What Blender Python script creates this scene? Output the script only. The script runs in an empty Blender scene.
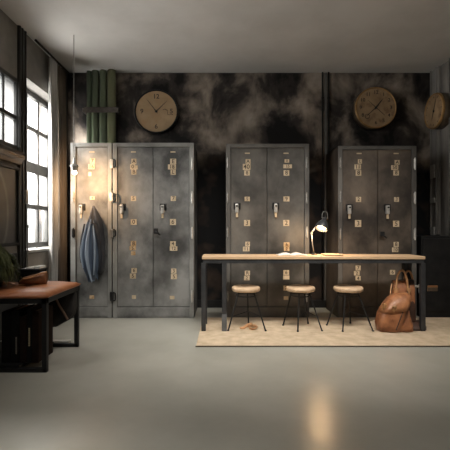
import bpy, bmesh, math, random
from mathutils import Vector, Matrix
random.seed(7)
C = bpy.context.scene.collection
PI = math.pi
F = 386.0; HZ = 1.05; VX = 225.0; VY = 228.0
def PX(px, Y): return (px - VX) * Y / F
def PZ(py, Y): return HZ - (py - VY) * Y / F

# ---------------------------------------------------------------- materials
def mat(name, col, rough=0.6, metal=0.0, col2=None, nscale=5.0, nlo=0.35, nhi=0.65, bump=0.0, bscale=60.0,
        stretch=(1, 1, 1), detail=6, rough2=None, col3=None, n3=2.0, spec=0.5):
    m = bpy.data.materials.new(name); m.use_nodes = True
    nt = m.node_tree; N = nt.nodes; L = nt.links
    b = N['Principled BSDF']
    b.inputs['Base Color'].default_value = (*col, 1)
    b.inputs['Roughness'].default_value = rough
    b.inputs['Metallic'].default_value = metal
    b.inputs['Specular IOR Level'].default_value = spec
    geo = N.new('ShaderNodeNewGeometry')
    mp = N.new('ShaderNodeMapping'); mp.inputs['Scale'].default_value = stretch
    L.new(geo.outputs['Position'], mp.inputs['Vector'])
    m['_out'] = 'x'
    if col2:
        nz = N.new('ShaderNodeTexNoise'); nz.inputs['Scale'].default_value = nscale; nz.inputs['Detail'].default_value = detail
        nz.inputs['Roughness'].default_value = 0.6
        L.new(mp.outputs[0], nz.inputs['Vector'])
        cr = N.new('ShaderNodeValToRGB')
        cr.color_ramp.elements[0].position = nlo; cr.color_ramp.elements[0].color = (*col, 1)
        cr.color_ramp.elements[1].position = nhi; cr.color_ramp.elements[1].color = (*col2, 1)
        L.new(nz.outputs['Fac'], cr.inputs['Fac'])
        out = cr.outputs['Color']
        if col3:
            n2 = N.new('ShaderNodeTexNoise'); n2.inputs['Scale'].default_value = n3; n2.inputs['Detail'].default_value = 8
            L.new(geo.outputs['Position'], n2.inputs['Vector'])
            c2 = N.new('ShaderNodeValToRGB'); c2.color_ramp.elements[0].position = .52; c2.color_ramp.elements[1].position = .72
            L.new(n2.outputs['Fac'], c2.inputs['Fac'])
            mx = N.new('ShaderNodeMixRGB'); mx.inputs['Color2'].default_value = (*col3, 1)
            L.new(c2.outputs['Color'], mx.inputs['Fac']); L.new(out, mx.inputs['Color1'])
            out = mx.outputs['Color']
        L.new(out, b.inputs['Base Color'])
        if rough2 is not None:
            mr = N.new('ShaderNodeMapRange'); mr.inputs['To Min'].default_value = rough; mr.inputs['To Max'].default_value = rough2
            L.new(nz.outputs['Fac'], mr.inputs['Value']); L.new(mr.outputs[0], b.inputs['Roughness'])
    if bump:
        nb = N.new('ShaderNodeTexNoise'); nb.inputs['Scale'].default_value = bscale; nb.inputs['Detail'].default_value = 4
        L.new(mp.outputs[0], nb.inputs['Vector'])
        bp = N.new('ShaderNodeBump'); bp.inputs['Strength'].default_value = bump; bp.inputs['Distance'].default_value = 0.01
        L.new(nb.outputs['Fac'], bp.inputs['Height']); L.new(bp.outputs[0], b.inputs['Normal'])
    return m

def emit(name, col, s):
    m = bpy.data.materials.new(name); m.use_nodes = True
    b = m.node_tree.nodes['Principled BSDF']
    b.inputs['Base Color'].default_value = (*col, 1)
    b.inputs['Emission Color'].default_value = (*col, 1); b.inputs['Emission Strength'].default_value = s
    return m

def wall_mat():
    m = bpy.data.materials.new('mottled_limewash'); m.use_nodes = True
    nt = m.node_tree; N = nt.nodes; L = nt.links; b = N['Principled BSDF']
    b.inputs['Roughness'].default_value = 0.75; b.inputs['Specular IOR Level'].default_value = .25
    g = N.new('ShaderNodeNewGeometry')
    mp = N.new('ShaderNodeMapping'); mp.inputs['Scale'].default_value = (1.0, 1, 0.8); mp.inputs['Location'].default_value = (3.3, 1, .4)
    L.new(g.outputs['Position'], mp.inputs['Vector'])
    n1 = N.new('ShaderNodeTexNoise'); n1.inputs['Scale'].default_value = 2.1; n1.inputs['Detail'].default_value = 5; n1.inputs['Roughness'].default_value = .55
    n1.inputs['Distortion'].default_value = .3
    L.new(mp.outputs[0], n1.inputs['Vector'])
    cr = N.new('ShaderNodeValToRGB'); e = cr.color_ramp.elements
    e[0].position = .40; e[0].color = (.010, .009, .009, 1)
    e[1].position = .70; e[1].color = (.40, .345, .29, 1)
    k = e.new(.48); k.color = (.045, .038, .034, 1)
    k = e.new(.57); k.color = (.19, .158, .13, 1)
    L.new(n1.outputs['Fac'], cr.inputs['Fac'])
    # lower wall blends to near-black below a ragged edge
    sp = N.new('ShaderNodeSeparateXYZ'); L.new(g.outputs['Position'], sp.inputs[0])
    n2 = N.new('ShaderNodeTexNoise'); n2.inputs['Scale'].default_value = 3.0; L.new(g.outputs['Position'], n2.inputs['Vector'])
    a = N.new('ShaderNodeMath'); a.operation = 'MULTIPLY_ADD'; a.inputs[1].default_value = .5; L.new(n2.outputs['Fac'], a.inputs[0]); L.new(sp.outputs['Z'], a.inputs[2])
    mr = N.new('ShaderNodeMapRange'); mr.inputs['From Min'].default_value = 2.06; mr.inputs['From Max'].default_value = 2.26
    L.new(a.outputs[0], mr.inputs['Value'])
    mx = N.new('ShaderNodeMixRGB'); L.new(mr.outputs[0], mx.inputs['Fac'])
    n3 = N.new('ShaderNodeTexNoise'); n3.inputs['Scale'].default_value = 4; L.new(g.outputs['Position'], n3.inputs['Vector'])
    c3 = N.new('ShaderNodeValToRGB'); c3.color_ramp.elements[0].position = .5; c3.color_ramp.elements[0].color = (.008, .008, .009, 1)
    c3.color_ramp.elements[1].position = .75; c3.color_ramp.elements[1].color = (.06, .04, .028, 1)
    L.new(n3.outputs['Fac'], c3.inputs['Fac'])
    L.new(c3.outputs[0], mx.inputs['Color1'])
    L.new(cr.outputs[0], mx.inputs['Color2']); L.new(mx.outputs[0], b.inputs['Base Color'])
    bp = N.new('ShaderNodeBump'); bp.inputs['Strength'].default_value = .25; bp.inputs['Distance'].default_value = .02
    L.new(n1.outputs['Fac'], bp.inputs['Height']); L.new(bp.outputs[0], b.inputs['Normal'])
    return m

def glass_mat(name, dust, tint=(1, 1, 1), gray=.5):
    m = bpy.data.materials.new(name); m.use_nodes = True
    nt = m.node_tree; N = nt.nodes; L = nt.links; N.clear()
    o = N.new('ShaderNodeOutputMaterial'); t = N.new('ShaderNodeBsdfTransparent'); t.inputs[0].default_value = (*tint, 1)
    d = N.new('ShaderNodeBsdfTranslucent'); d.inputs[0].default_value = (gray, gray, gray, 1)
    g = N.new('ShaderNodeBsdfGlossy'); g.inputs['Roughness'].default_value = .08
    a = N.new('ShaderNodeMixShader'); a.inputs[0].default_value = dust
    L.new(t.outputs[0], a.inputs[1]); L.new(d.outputs[0], a.inputs[2])
    c = N.new('ShaderNodeMixShader'); c.inputs[0].default_value = .05
    L.new(a.outputs[0], c.inputs[1]); L.new(g.outputs[0], c.inputs[2]); L.new(c.outputs[0], o.inputs[0])
    return m

def floor_mat():
    m = mat('polished_concrete', (.31, .30, .255), .28, 0, (.42, .41, .36), 1.3, .3, .7, spec=.5)
    return m

def jute_mat():
    m = mat('jute_weave', (.50, .385, .26), .9, 0, (.70, .56, .40), 9, .3, .7, spec=.1)
    nt = m.node_tree; N = nt.nodes; L = nt.links; b = N['Principled BSDF']
    g = N.new('ShaderNodeNewGeometry')
    w1 = N.new('ShaderNodeTexWave'); w1.bands_direction = 'X'; w1.inputs['Scale'].default_value = 26; w1.inputs['Distortion'].default_value = 1.2
    w2 = N.new('ShaderNodeTexWave'); w2.bands_direction = 'Y'; w2.inputs['Scale'].default_value = 20; w2.inputs['Distortion'].default_value = 1.2
    L.new(g.outputs['Position'], w1.inputs['Vector']); L.new(g.outputs['Position'], w2.inputs['Vector'])
    a = N.new('ShaderNodeMath'); a.operation = 'MULTIPLY'; L.new(w1.outputs['Fac'], a.inputs[0]); L.new(w2.outputs['Fac'], a.inputs[1])
    bp = N.new('ShaderNodeBump'); bp.inputs['Strength'].default_value = .8; bp.inputs['Distance'].default_value = .006
    L.new(a.outputs[0], bp.inputs['Height']); L.new(bp.outputs[0], b.inputs['Normal'])
    return m

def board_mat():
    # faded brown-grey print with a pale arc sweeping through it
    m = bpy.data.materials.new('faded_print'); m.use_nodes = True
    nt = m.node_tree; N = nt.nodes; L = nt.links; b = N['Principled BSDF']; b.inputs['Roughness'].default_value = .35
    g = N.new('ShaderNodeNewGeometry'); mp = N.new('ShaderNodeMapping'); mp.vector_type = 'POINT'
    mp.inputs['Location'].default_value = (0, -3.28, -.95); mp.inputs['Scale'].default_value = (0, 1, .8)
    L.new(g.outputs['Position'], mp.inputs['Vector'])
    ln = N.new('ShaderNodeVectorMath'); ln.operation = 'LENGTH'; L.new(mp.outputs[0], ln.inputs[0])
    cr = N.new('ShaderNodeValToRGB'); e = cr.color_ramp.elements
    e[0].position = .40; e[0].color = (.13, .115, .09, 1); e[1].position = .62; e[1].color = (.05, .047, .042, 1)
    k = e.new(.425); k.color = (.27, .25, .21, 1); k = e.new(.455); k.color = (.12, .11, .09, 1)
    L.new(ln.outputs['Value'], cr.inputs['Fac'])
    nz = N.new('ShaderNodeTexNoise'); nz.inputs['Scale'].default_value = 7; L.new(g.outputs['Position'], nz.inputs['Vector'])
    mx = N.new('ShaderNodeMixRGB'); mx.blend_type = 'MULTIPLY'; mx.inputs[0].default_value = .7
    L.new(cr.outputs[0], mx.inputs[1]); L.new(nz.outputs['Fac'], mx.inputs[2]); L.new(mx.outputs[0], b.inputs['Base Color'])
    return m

M = dict(
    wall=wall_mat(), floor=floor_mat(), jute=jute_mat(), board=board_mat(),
    ceil=mat('pale_plaster', (.46, .45, .43), .9, 0, (.54, .53, .51), 1.5),
    side=mat('grey_plaster', (.15, .145, .135), .8, 0, (.24, .23, .215), 2.5, bump=.2, bscale=12),
    pier=mat('dark_painted_pier', (.022, .021, .02), .4, .2, (.045, .042, .038), 3, stretch=(1, 1, .3)),
    rightw=mat('grey_streaked_plaster', (.10, .096, .09), .8, 0, (.24, .225, .205), 3.0, stretch=(3, 3, .5), bump=.15, bscale=9),
    frame=mat('window_steel', (.05, .05, .049), .45, .3, (.09, .09, .086), 6),
    sill=mat('stone_sill', (.42, .41, .39), .7, 0, (.52, .51, .49), 8),
    dark=mat('black_steel', (.012, .012, .0125), .48, .3, (.022, .022, .022), 8, spec=.35),
    tablesteel=mat('charcoal_steel', (.035, .036, .038), .45, .4, (.06, .06, .062), 8),
    ledger1=mat('black_cloth', (.007, .007, .007), .9, 0, (.012, .012, .012), 20, spec=.1),
    ledger2=mat('dark_brown_cloth', (.015, .009, .007), .9, 0, (.022, .012, .009), 20, spec=.1),
    plate=mat('tan_card', (.44, .345, .22), .7, 0, (.62, .50, .345), 14, .35, .65),
    rustplate=mat('rusty_card', (.36, .21, .09), .7, 0, (.56, .42, .25), 30, .4, .6),
    ink=mat('dark_ink', (.05, .04, .03), .8),
    pale=mat('pale_zinc', (.45, .44, .41), .4, .5, (.60, .59, .56), 30),
    zinc=mat('dull_zinc', (.20, .195, .18), .4, .6, (.32, .31, .29), 30),
    wood=mat('oak_top', (.50, .33, .19), .5, 0, (.68, .48, .30), 4, .3, .7, stretch=(.6, 9, 9), bump=.05, bscale=20),
    seatwood=mat('pine_seat', (.44, .29, .17), .55, 0, (.72, .53, .35), 6, .3, .7, stretch=(1, 8, 8), bump=.1, bscale=20),
    leather=mat('tan_leather', (.26, .085, .03), .38, 0, (.44, .17, .07), 6, .3, .7, bump=.3, bscale=40, rough2=.5),
    bagl=mat('brown_leather', (.15, .052, .02), .45, 0, (.42, .175, .075), 12, .3, .7, bump=.35, bscale=45),
    bagd=mat('dark_leather', (.035, .018, .012), .5, 0, (.07, .03, .018), 12, bump=.3, bscale=45),
    strap=mat('honey_leather', (.42, .21, .09), .5, 0, (.55, .30, .14), 12),
    brass=mat('aged_brass', (.36, .21, .08), .32, .55, (.55, .34, .15), 12),
    face=mat('tan_clock_face', (.28, .185, .098), .55, 0, (.42, .29, .16), 5, .3, .7, col3=(.34, .21, .10), n3=9),
    face2=mat('brown_clock_face', (.26, .17, .09), .5, 0, (.42, .29, .165), 5, .3, .7, col3=(.18, .10, .05), n3=9),
    green=mat('green_enamel', (.14, .185, .125), .4, 0, (.21, .25, .17), 4, stretch=(1, 1, .3)),
    olive=mat('olive_enamel', (.18, .20, .11), .4, 0, (.24, .25, .15), 4, stretch=(1, 1, .3)),
    coat=mat('slate_blue_cloth', (.07, .10, .15), .8, 0, (.13, .175, .25), 5, stretch=(3, 3, .6), bump=.3, bscale=30),
    coatd=mat('charcoal_cloth', (.022, .024, .03), .85, 0, (.04, .043, .052), 6, bump=.2, bscale=40),
    linen=mat('linen_curtain', (.34, .335, .32), .85, 0, (.48, .47, .45), 5, stretch=(4, 4, .5), bump=.25, bscale=90),
    linen2=mat('tan_curtain', (.085, .068, .052), .85, 0, (.13, .105, .08), 5, stretch=(4, 4, .5), bump=.25, bscale=90),
    leaf=mat('moss_green_leaf', (.03, .04, .012), .7, 0, (.085, .10, .03), 14),
    pot=mat('dark_clay', (.04, .03, .025), .7),
    paper=mat('white_paper', (.72, .70, .66), .7),
    cream=mat('cream_label', (.55, .46, .26), .7),
    bulb=emit('warm_bulb', (1, .80, .55), 6),
    lens=emit('warm_lamp_lens', (1, .74, .42), 5),
    pane=glass_mat('clear_glass', .05),
    frost=glass_mat('dusty_glass', .3, (.34, .345, .35), .30),
)
def steel(name, a, b, c, seed):
    m = mat(name, a, .52, .10, b, 2.1, .36, .62, bump=.05, bscale=25, stretch=(1, 1, .8), rough2=.62, col3=c, n3=1.9)
    for n in m.node_tree.nodes:
        if n.type == 'MAPPING': n.inputs['Location'].default_value = (seed, seed * 2.3, seed * .7)
    return m
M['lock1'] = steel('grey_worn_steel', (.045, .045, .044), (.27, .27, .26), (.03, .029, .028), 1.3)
M['lock2'] = steel('shaded_worn_steel', (.04, .037, .033), (.14, .13, .115), (.02, .018, .016), 4.1)  # middle locker steel, darkened for weaker window light and shade under the table
M['lock3'] = steel('brown_worn_steel', (.032, .026, .021), (.15, .12, .094), (.012, .010, .009), 7.7)  # right locker steel, browner and darkened for the window light falling off
M['rim1'] = steel('grey_edge_steel', (.17, .17, .163), (.30, .30, .285), (.10, .10, .095), 2.2)
M['rim2'] = steel('dark_edge_steel', (.08, .076, .07), (.15, .142, .13), (.05, .046, .042), 2.9)

# ---------------------------------------------------------------- helpers
def B(): return bmesh.new()
def box(bm, x0, x1, y0, y1, z0, z1, bev=0.0, mi=0, rot=None):
    t = bmesh.new(); bmesh.ops.create_cube(t, size=1)
    sx, sy, sz = abs(x1 - x0), abs(y1 - y0), abs(z1 - z0)
    for v in t.verts: v.co = Vector((v.co.x * sx, v.co.y * sy, v.co.z * sz))
    if bev > 0:
        bmesh.ops.bevel(t, geom=t.edges[:], offset=min(bev, .45 * min(sx, sy, sz)), segments=2, affect='EDGES', profile=.6)
    mt = Matrix.Translation(((x0 + x1) / 2, (y0 + y1) / 2, (z0 + z1) / 2))
    if rot is not None: mt = mt @ rot
    merge(bm, t, mt, mi)
def merge(bm, t, mt, mi=0):
    t.transform(mt)
    for f in t.faces: f.material_index = mi
    me = bpy.data.meshes.new('tmp'); t.to_mesh(me); t.free(); bm.from_mesh(me); bpy.data.meshes.remove(me)
def cyl(bm, p0, p1, r0, r1=None, seg=20, mi=0, cap=True):
    if r1 is None: r1 = r0
    p0 = Vector(p0); p1 = Vector(p1); d = p1 - p0
    t = bmesh.new(); bmesh.ops.create_cone(t, cap_ends=cap, segments=seg, radius1=r0, radius2=r1, depth=d.length)
    q = d.to_track_quat('Z', 'Y').to_matrix().to_4x4()
    merge(bm, t, Matrix.Translation((p0 + p1) / 2) @ q, mi)
def tube(bm, pts, r, seg=8, mi=0, closed=False, flat=1.0):
    pts = [Vector(p) for p in pts]; n = len(pts); rings = []
    up = None
    for i, p in enumerate(pts):
        if closed: t = pts[(i + 1) % n] - pts[i - 1]
        else: t = pts[min(i + 1, n - 1)] - pts[max(i - 1, 0)]
        t.normalize()
        if up is None: up = t.orthogonal().normalized()
        up = (up - t * up.dot(t))
        if up.length < 1e-6: up = t.orthogonal()
        up.normalize(); s = t.cross(up)
        rr = r[i] if isinstance(r, (list, tuple)) else r
        rings.append([bm.verts.new(p + (up * math.cos(a) + s * math.sin(a) * flat) * rr) for a in [2 * PI * k / seg for k in range(seg)]])
    for i in range(n if closed else n - 1):
        a, b = rings[i], rings[(i + 1) % n]
        for k in range(seg):
            f = bm.faces.new((a[k], a[(k + 1) % seg], b[(k + 1) % seg], b[k])); f.material_index = mi; f.smooth = True
    if not closed:
        for rg, rev in ((rings[0], True), (rings[-1], False)):
            f = bm.faces.new(rg[::-1] if rev else rg); f.material_index = mi
def smooth_curve(pts, n=8):
    pts = [Vector(p) for p in pts]; out = []
    P = [pts[0]] + pts + [pts[-1]]
    for i in range(1, len(P) - 2):
        for k in range(n):
            t = k / n; a, b, c, d = P[i - 1], P[i], P[i + 1], P[i + 2]
            out.append(.5 * ((2 * b) + (c - a) * t + (2 * a - 5 * b + 4 * c - d) * t * t + (3 * b - a - 3 * c + d) * t ** 3))
    out.append(pts[-1]); return out
def lathe(bm, prof, seg=40, mi=0, mt=None):
    t = bmesh.new(); rings = []
    for r, z in prof:
        rings.append([t.verts.new((r * math.cos(2 * PI * k / seg), r * math.sin(2 * PI * k / seg), z)) for k in range(seg)] if r > 1e-5 else [t.verts.new((0, 0, z))])
    for a, b in zip(rings, rings[1:]):
        for k in range(seg):
            k2 = (k + 1) % seg
            if len(a) == 1 and len(b) == 1: continue
            if len(a) == 1: fc = (a[0], b[k2], b[k])
            elif len(b) == 1: fc = (a[k], a[k2], b[0])
            else: fc = (a[k], a[k2], b[k2], b[k])
            f = t.faces.new(fc); f.smooth = True
    bmesh.ops.recalc_face_normals(t, faces=t.faces)
    merge(bm, t, mt or Matrix.Identity(4), mi)
def loft(bm, secs, mi=0, cap=True, smooth=True):
    rings = [[bm.verts.new(p) for p in s] for s in secs]; n = len(rings[0])
    for a, b in zip(rings, rings[1:]):
        for k in range(n):
            f = bm.faces.new((a[k], a[(k + 1) % n], b[(k + 1) % n], b[k])); f.material_index = mi; f.smooth = smooth
    if cap:
        for rg in (rings[0][::-1], rings[-1]):
            f = bm.faces.new(rg); f.material_index = mi
def sup(cx, cy, z, a, b, e=2.6, n=32, fold=None, tilt=0):
    out = []
    for k in range(n):
        t = 2 * PI * k / n; c, s = math.cos(t), math.sin(t)
        x = a * math.copysign(abs(c) ** (2 / e), c); y = b * math.copysign(abs(s) ** (2 / e), s)
        if fold: f = fold(t); x *= 1 + f * .3; y *= 1 + f
        out.append((cx + x, cy + y, z + x * tilt))
    return out
def obj(name, bm, m, parent=None, sm=None, bevel=0, sub=0):
    bmesh.ops.recalc_face_normals(bm, faces=bm.faces)
    me = bpy.data.meshes.new(name); bm.to_mesh(me); bm.free()
    ms = m if isinstance(m, (list, tuple)) else [m]
    for x in ms: me.materials.append(x)
    if sm is not None:
        for p in me.polygons: p.use_smooth = sm
    o = bpy.data.objects.new(name, me); C.objects.link(o)
    if parent:
        o.parent = parent
        # geometry is written in world coordinates: bring it into the thing's frame
        r = parent
        off = Vector((0, 0, 0))
        while r: off += Vector(r.location); r = r.parent
        me.transform(Matrix.Translation(-off))
    if sub:
        md = o.modifiers.new('s', 'SUBSURF'); md.levels = sub; md.render_levels = sub
    return o
def thing(name, label, cat, loc, group=None):
    o = bpy.data.objects.new(name, None); C.objects.link(o); o.location = loc; o.empty_display_size = .1
    return tag(o, label, cat, group)
def tag(o, label, cat, group=None, kind=None):
    o['label'] = label; o['category'] = cat
    if group: o['group'] = group
    if kind: o['kind'] = kind
    return o
def struct(name, bm, m, label=None, cat=None, parent=None):
    o = obj(name, bm, m, parent); 
    if not parent: o['kind'] = 'structure'
    if label: o['label'] = label
    if cat: o['category'] = cat
    return o
_glyph = {}
def glyph(bm, txt, size, mt, mi, ext=.0008):
    """adds extruded lettering to bm, centred on mt's origin in its XY plane"""
    key = (txt, size)
    if key not in _glyph:
        cu = bpy.data.curves.new('t', 'FONT'); cu.body = txt; cu.size = size; cu.extrude = ext; cu.align_x = 'CENTER'; cu.align_y = 'CENTER'
        cu.resolution_u = 3; cu.offset = size * .012
        ob = bpy.data.objects.new('t', cu); C.objects.link(ob)
        dg = bpy.context.evaluated_depsgraph_get(); me = bpy.data.meshes.new_from_object(ob.evaluated_get(dg))
        bpy.data.objects.remove(ob); _glyph[key] = me
    t = bmesh.new(); t.from_mesh(_glyph[key]); merge(bm, t, mt, mi)
FRONT = Matrix.Rotation(PI / 2, 4, 'X')      # XY plane -> facing the camera (-Y)

# ---------------------------------------------------------------- room shell
XL, XR, YB, YF, ZC = -2.1, 2.73, 5.1, -1.2, 3.1
bm = B(); box(bm, XL - .4, XR + .3, YF - .2, YB + .2, -.12, 0); struct('floor', bm, M['floor'], 'polished grey concrete floor', 'floor')
bm = B(); box(bm, XL - .4, XR + .3, YF - .2, YB + .2, ZC, ZC + .15); struct('ceiling', bm, M['ceil'], 'pale plaster ceiling', 'ceiling')
bm = B(); box(bm, XL - .4, XR + .3, YB, YB + .2, 0, ZC); struct('wall_back', bm, M['wall'], 'black and grey mottled limewash wall behind the lockers', 'wall')
bm = B(); box(bm, XR, XR + .3, YF, YB, 0, ZC); struct('wall_right', bm, M['rightw'], 'grey streaked plaster wall on the right', 'wall')
bm = B(); box(bm, XL - .4, XR + .3, YF - .2, YF, 0, ZC); struct('wall_front', bm, M['rightw'], 'wall behind the viewer', 'wall')
# left wall with three openings: (y0,y1,z0,z1)
W1 = (2.86, 3.93, 1.84, 2.56); W2 = (4.03, 4.955, .80, 2.64); W3 = (1.45, 2.65, 1.5, 2.75)
xo = XL - .25
bm = B()
for y0, y1, z0, z1 in (W3, W1, W2):
    box(bm, xo, XL, y0, y1, 0, z0); box(bm, xo, XL, y0, y1, z1, ZC)
box(bm, xo, XL, YF, W3[0], 0, ZC); box(bm, xo, XL, W3[1], W1[0], 0, ZC); box(bm, xo, XL, W2[1], YB, 0, ZC); box(bm, xo, XL, W1[1], W2[0], 0, ZC)
struct('wall_left', bm, M['side'], 'grey plaster wall with tall steel windows', 'wall')
# dark pier cladding between the two visible windows
t = bpy.data.objects.new('trim_1', None); C.objects.link(t); t['kind'] = 'structure'; t['label'] = 'dark steel pier between the two left windows'; t['category'] = 'trim'
t.location = (XL, 4.0, 0)
bm = B(); box(bm, XL, XL + .02, 3.90, 4.035, 0, ZC, .003)
for y in (3.905, 3.955, 4.018): box(bm, XL + .015, XL + .03, y, y + .014, 0, ZC, .003)
obj('cladding', bm, M['pier'], t)
bm = B(); box(bm, XL + .04, XL + .055, 3.97, 4.02, PZ(204, 4.0), PZ(190, 4.0), .004); obj('latch_plate', bm, M['zinc'], t)
bm = B(); cyl(bm, (XL + .055, 4.0, PZ(268, 4)), (XL + .055, 4.0, PZ(226, 4)), .006); cyl(bm, (XL + .055, 4.0, PZ(228, 4)), (XL + .055, 4.0, PZ(225, 4)), .011); obj('bolt_rod', bm, M['zinc'], t)

def window(n, o, xg, cols, rows, rail=.04, bar=.022, gm=None, zmid=None):
    y0, y1, z0, z1 = o
    w = bpy.data.objects.new(n, None); C.objects.link(w); w['kind'] = 'structure'; w.location = (xg, (y0 + y1) / 2, z0)
    bm = B(); d = .03
    box(bm, xg - d, xg + d, y0, y0 + rail, z0, z1, .004); box(bm, xg - d, xg + d, y1 - rail, y1, z0, z1, .004)
    box(bm, xg - d, xg + d, y0, y1, z0, z0 + rail, .004); box(bm, xg - d, xg + d, y0, y1, z1 - rail, z1, .004)
    obj('window_frame', bm, M['frame'], w)
    for y in cols:
        bm = B(); box(bm, xg - .018, xg + .018, y - bar / 2, y + bar / 2, z0 + rail, z1 - rail, .003); obj('mullion', bm, M['frame'], w)
    for z, h in rows:
        bm = B(); box(bm, xg - .024, xg + .024, y0 + rail, y1 - rail, z - h / 2, z + h / 2, .004); obj('glazing_bar', bm, M['frame'], w)
    bm = B(); box(bm, xg - .003, xg + .003, y0 + rail, y1 - rail, z0 + rail, z1 - rail); obj('glass', bm, gm or M['pane'], w)
    return w
w = window('window_1', W1, -2.13, [2.97 + .24 * k for k in range(0, 4)], [(2.165, .04)], gm=M['frost']); w['label'] = 'dusty steel window with a grey view above the moulding'; w['category'] = 'window'
w = window('window_2', (W2[0], W2[1], .82, W2[3]), -2.28, [4.405, 4.68], [(2.205, .05), (1.755, .125), (1.30, .05)], rail=.06, bar=.038); w['label'] = 'tall bright steel window beside the curtain'; w['category'] = 'window'
bm = B(); box(bm, -2.33, -2.30, 4.07, 4.1, .8, 2.6, 0); bm.free()
bm = B(); box(bm, -2.25, XL + .05, W2[0] + .005, W2[1] - .005, .785, .815, .006); obj('window_sill', bm, M['sill'], w)
w = window('added_window', W3, -2.2, [1.85, 2.25], [(1.9, .05), (2.3, .05)]); w['label'] = 'unseen wide steel window nearer the viewer, added for its daylight'; w['category'] = 'window'  # window out of view, put in to light the locker fronts
bm = B()
prof = [(XL, 1.685), (XL + .05, 1.69), (XL + .075, 1.725), (XL + .10, 1.735), (XL + .12, 1.775), (XL + .095, 1.815), (XL + .04, 1.83), (XL, 1.83)]
secs = [[(XL + (x - XL) * .62, y, z) for x, z in prof] for y in (2.7, 3.3, 3.92)]
loft(bm, secs, smooth=False); o = struct('trim_2', bm, mat('brown_varnish', (.035, .022, .014), .22, .1, (.06, .036, .02), 8, stretch=(1, .2, 6)), 'brown varnished moulding under the grey window', 'trim')
bm = B(); box(bm, XL, XL + .02, 4.96, 4.975, 0, ZC); box(bm, XL, XL + .03, 5.05, 5.09, 0, ZC); struct('trim_3', bm, M['pier'], 'dark upright strip in the left corner', 'trim')
bm = B(); box(bm, XL + .03, XR, YB - .018, YB, 0, .10, .004); struct('baseboard_back', bm, M['dark'], 'black baseboard behind the lockers', 'baseboard')

# framed print under the moulding
bm = B(); box(bm, XL, XL + .012, 4.05, 4.9, .12, .775, .004); struct('trim_4', bm, mat('beige_panel', (.34, .31, .27), .8, 0, (.42, .385, .34), 4), 'beige panel below the tall window sill', 'trim')
bm = B(); box(bm, XL, XL + .012, W3[0], 3.895, 0, .80, .004); struct('shade_panel', bm, M['pier'], 'added dark panel for the shade under and behind the bench', 'trim')  # dark sheet put in for the shade under the bench
t = thing('framed_print', 'large dark framed print with a pale arc on the left wall', 'picture', (XL, 3.45, .87))
bm = B(); y0, y1, z0, z1, fw = 2.95, 3.895, .875, 1.655, .03
box(bm, XL, XL + .035, y0, y1, z0, z0 + fw, .004); box(bm, XL, XL + .035, y0, y1, z1 - fw, z1, .004)
box(bm, XL, XL + .035, y0, y0 + fw, z0, z1, .004); box(bm, XL, XL + .035, y1 - fw, y1, z0, z1, .004); obj('frame', bm, M['dark'], t)
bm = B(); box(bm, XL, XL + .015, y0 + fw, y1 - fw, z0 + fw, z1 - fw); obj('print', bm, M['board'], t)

# ---------------------------------------------------------------- curtain
def curtain(y0, y1, x, m, name, label, amp, nf, ph):
    bm = B(); n = 90; rows = 14; fr = []; 
    for j in range(rows + 1):
        z = .015 + (ZC - .10) * j / rows; r = []
        for i in range(n + 1):
            u = i / n; zz = j / rows
            a = amp * (1 - .35 * zz)
            dx = a * math.sin(2 * PI * nf * u + ph + .5 * math.sin(3 * zz)) + .3 * a * math.sin(2 * PI * nf * 2.3 * u + 2 * zz)
            r.append(bm.verts.new((x + dx, y0 + (y1 - y0) * u + .012 * math.sin(4 * zz + 6 * u), z)))
        fr.append(r)
    for a, b in zip(fr, fr[1:]):
        for i in range(n): bm.faces.new((a[i], a[i + 1], b[i + 1], b[i])).smooth = True
    bmesh.ops.recalc_face_normals(bm, faces=bm.faces)
    o = obj(name, bm, m, None, True); md = o.modifiers.new('thick', 'SOLIDIFY'); md.thickness = .004
    return tag(o, label, 'curtain', 'curtains beside the left window')
curtain(4.44, 4.62, -2.015, M['linen'], 'curtain', 'pale grey linen curtain hanging against the bright window', .028, 4, 0)
curtain(4.63, 4.84, -2.01, M['linen2'], 'curtain', 'tan linen curtain hanging between pale curtain and dark corner', .022, 4, 1.2)
bm = B(); cyl(bm, (-2.012, 4.1, ZC - .055), (-2.012, 5.09, ZC - .055), .012)
tag(obj('curtain_rod', bm, M['dark'], None, True), 'black rod at ceiling height carrying the curtains', 'curtain rod')

# ---------------------------------------------------------------- wall pipes
def pipe(x0, x1, m, label, yy=None):
    X0, X1 = PX(x0, 5.0), PX(x1, 5.0); r = (X1 - X0) / 2
    bm = B(); cyl(bm, ((X0 + X1) / 2, YB - .005 - r - .01, 0.1), ((X0 + X1) / 2, YB - .015 - r, ZC), r, seg=24)
    o = obj('wall_pipe', bm, m, None, True); tag(o, label, 'pipe', 'green pipes in the left corner'); return o
pipe(85.3, 90.2, M['green'], 'dark green wall pipe, leftmost of the bundle above the locker')
pipe(90.8, 97.8, M['green'], 'green wall pipe, second from the left in the bundle')
pipe(98.6, 106.0, M['green'], 'green wall pipe, third from the left in the bundle')
pipe(106.8, 115.2, M['olive'], 'olive green wall pipe nearest the tan clock')
bm = B(); x0, x1 = PX(84.5, 4.95), PX(116, 4.95); z0, z1 = PZ(112.5, 4.95), PZ(107, 4.95)
box(bm, x0, x1, 4.945, 4.955, z0, z1, .003); box(bm, x0 - .03, x0 + .008, 4.95, 5.098, z0 + .01, z1 - .01, .003); box(bm, x1 - .008, x1 + .03, 4.95, 5.098, z0 + .01, z1 - .01, .003)
for x in (x0 + .08, x1 - .08): cyl(bm, (x, 4.935, (z0 + z1) / 2), (x, 4.95, (z0 + z1) / 2), .014)
tag(obj('pipe_clamp', bm, M['zinc'] if 0 else mat('brown_grey_iron', (.07, .06, .052), .5, .4, (.12, .10, .088), 20)), 'brown iron strap clamping the green pipes to the wall', 'clamp')
bmc = 'thin black conduit pipes above the right lockers'
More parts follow.
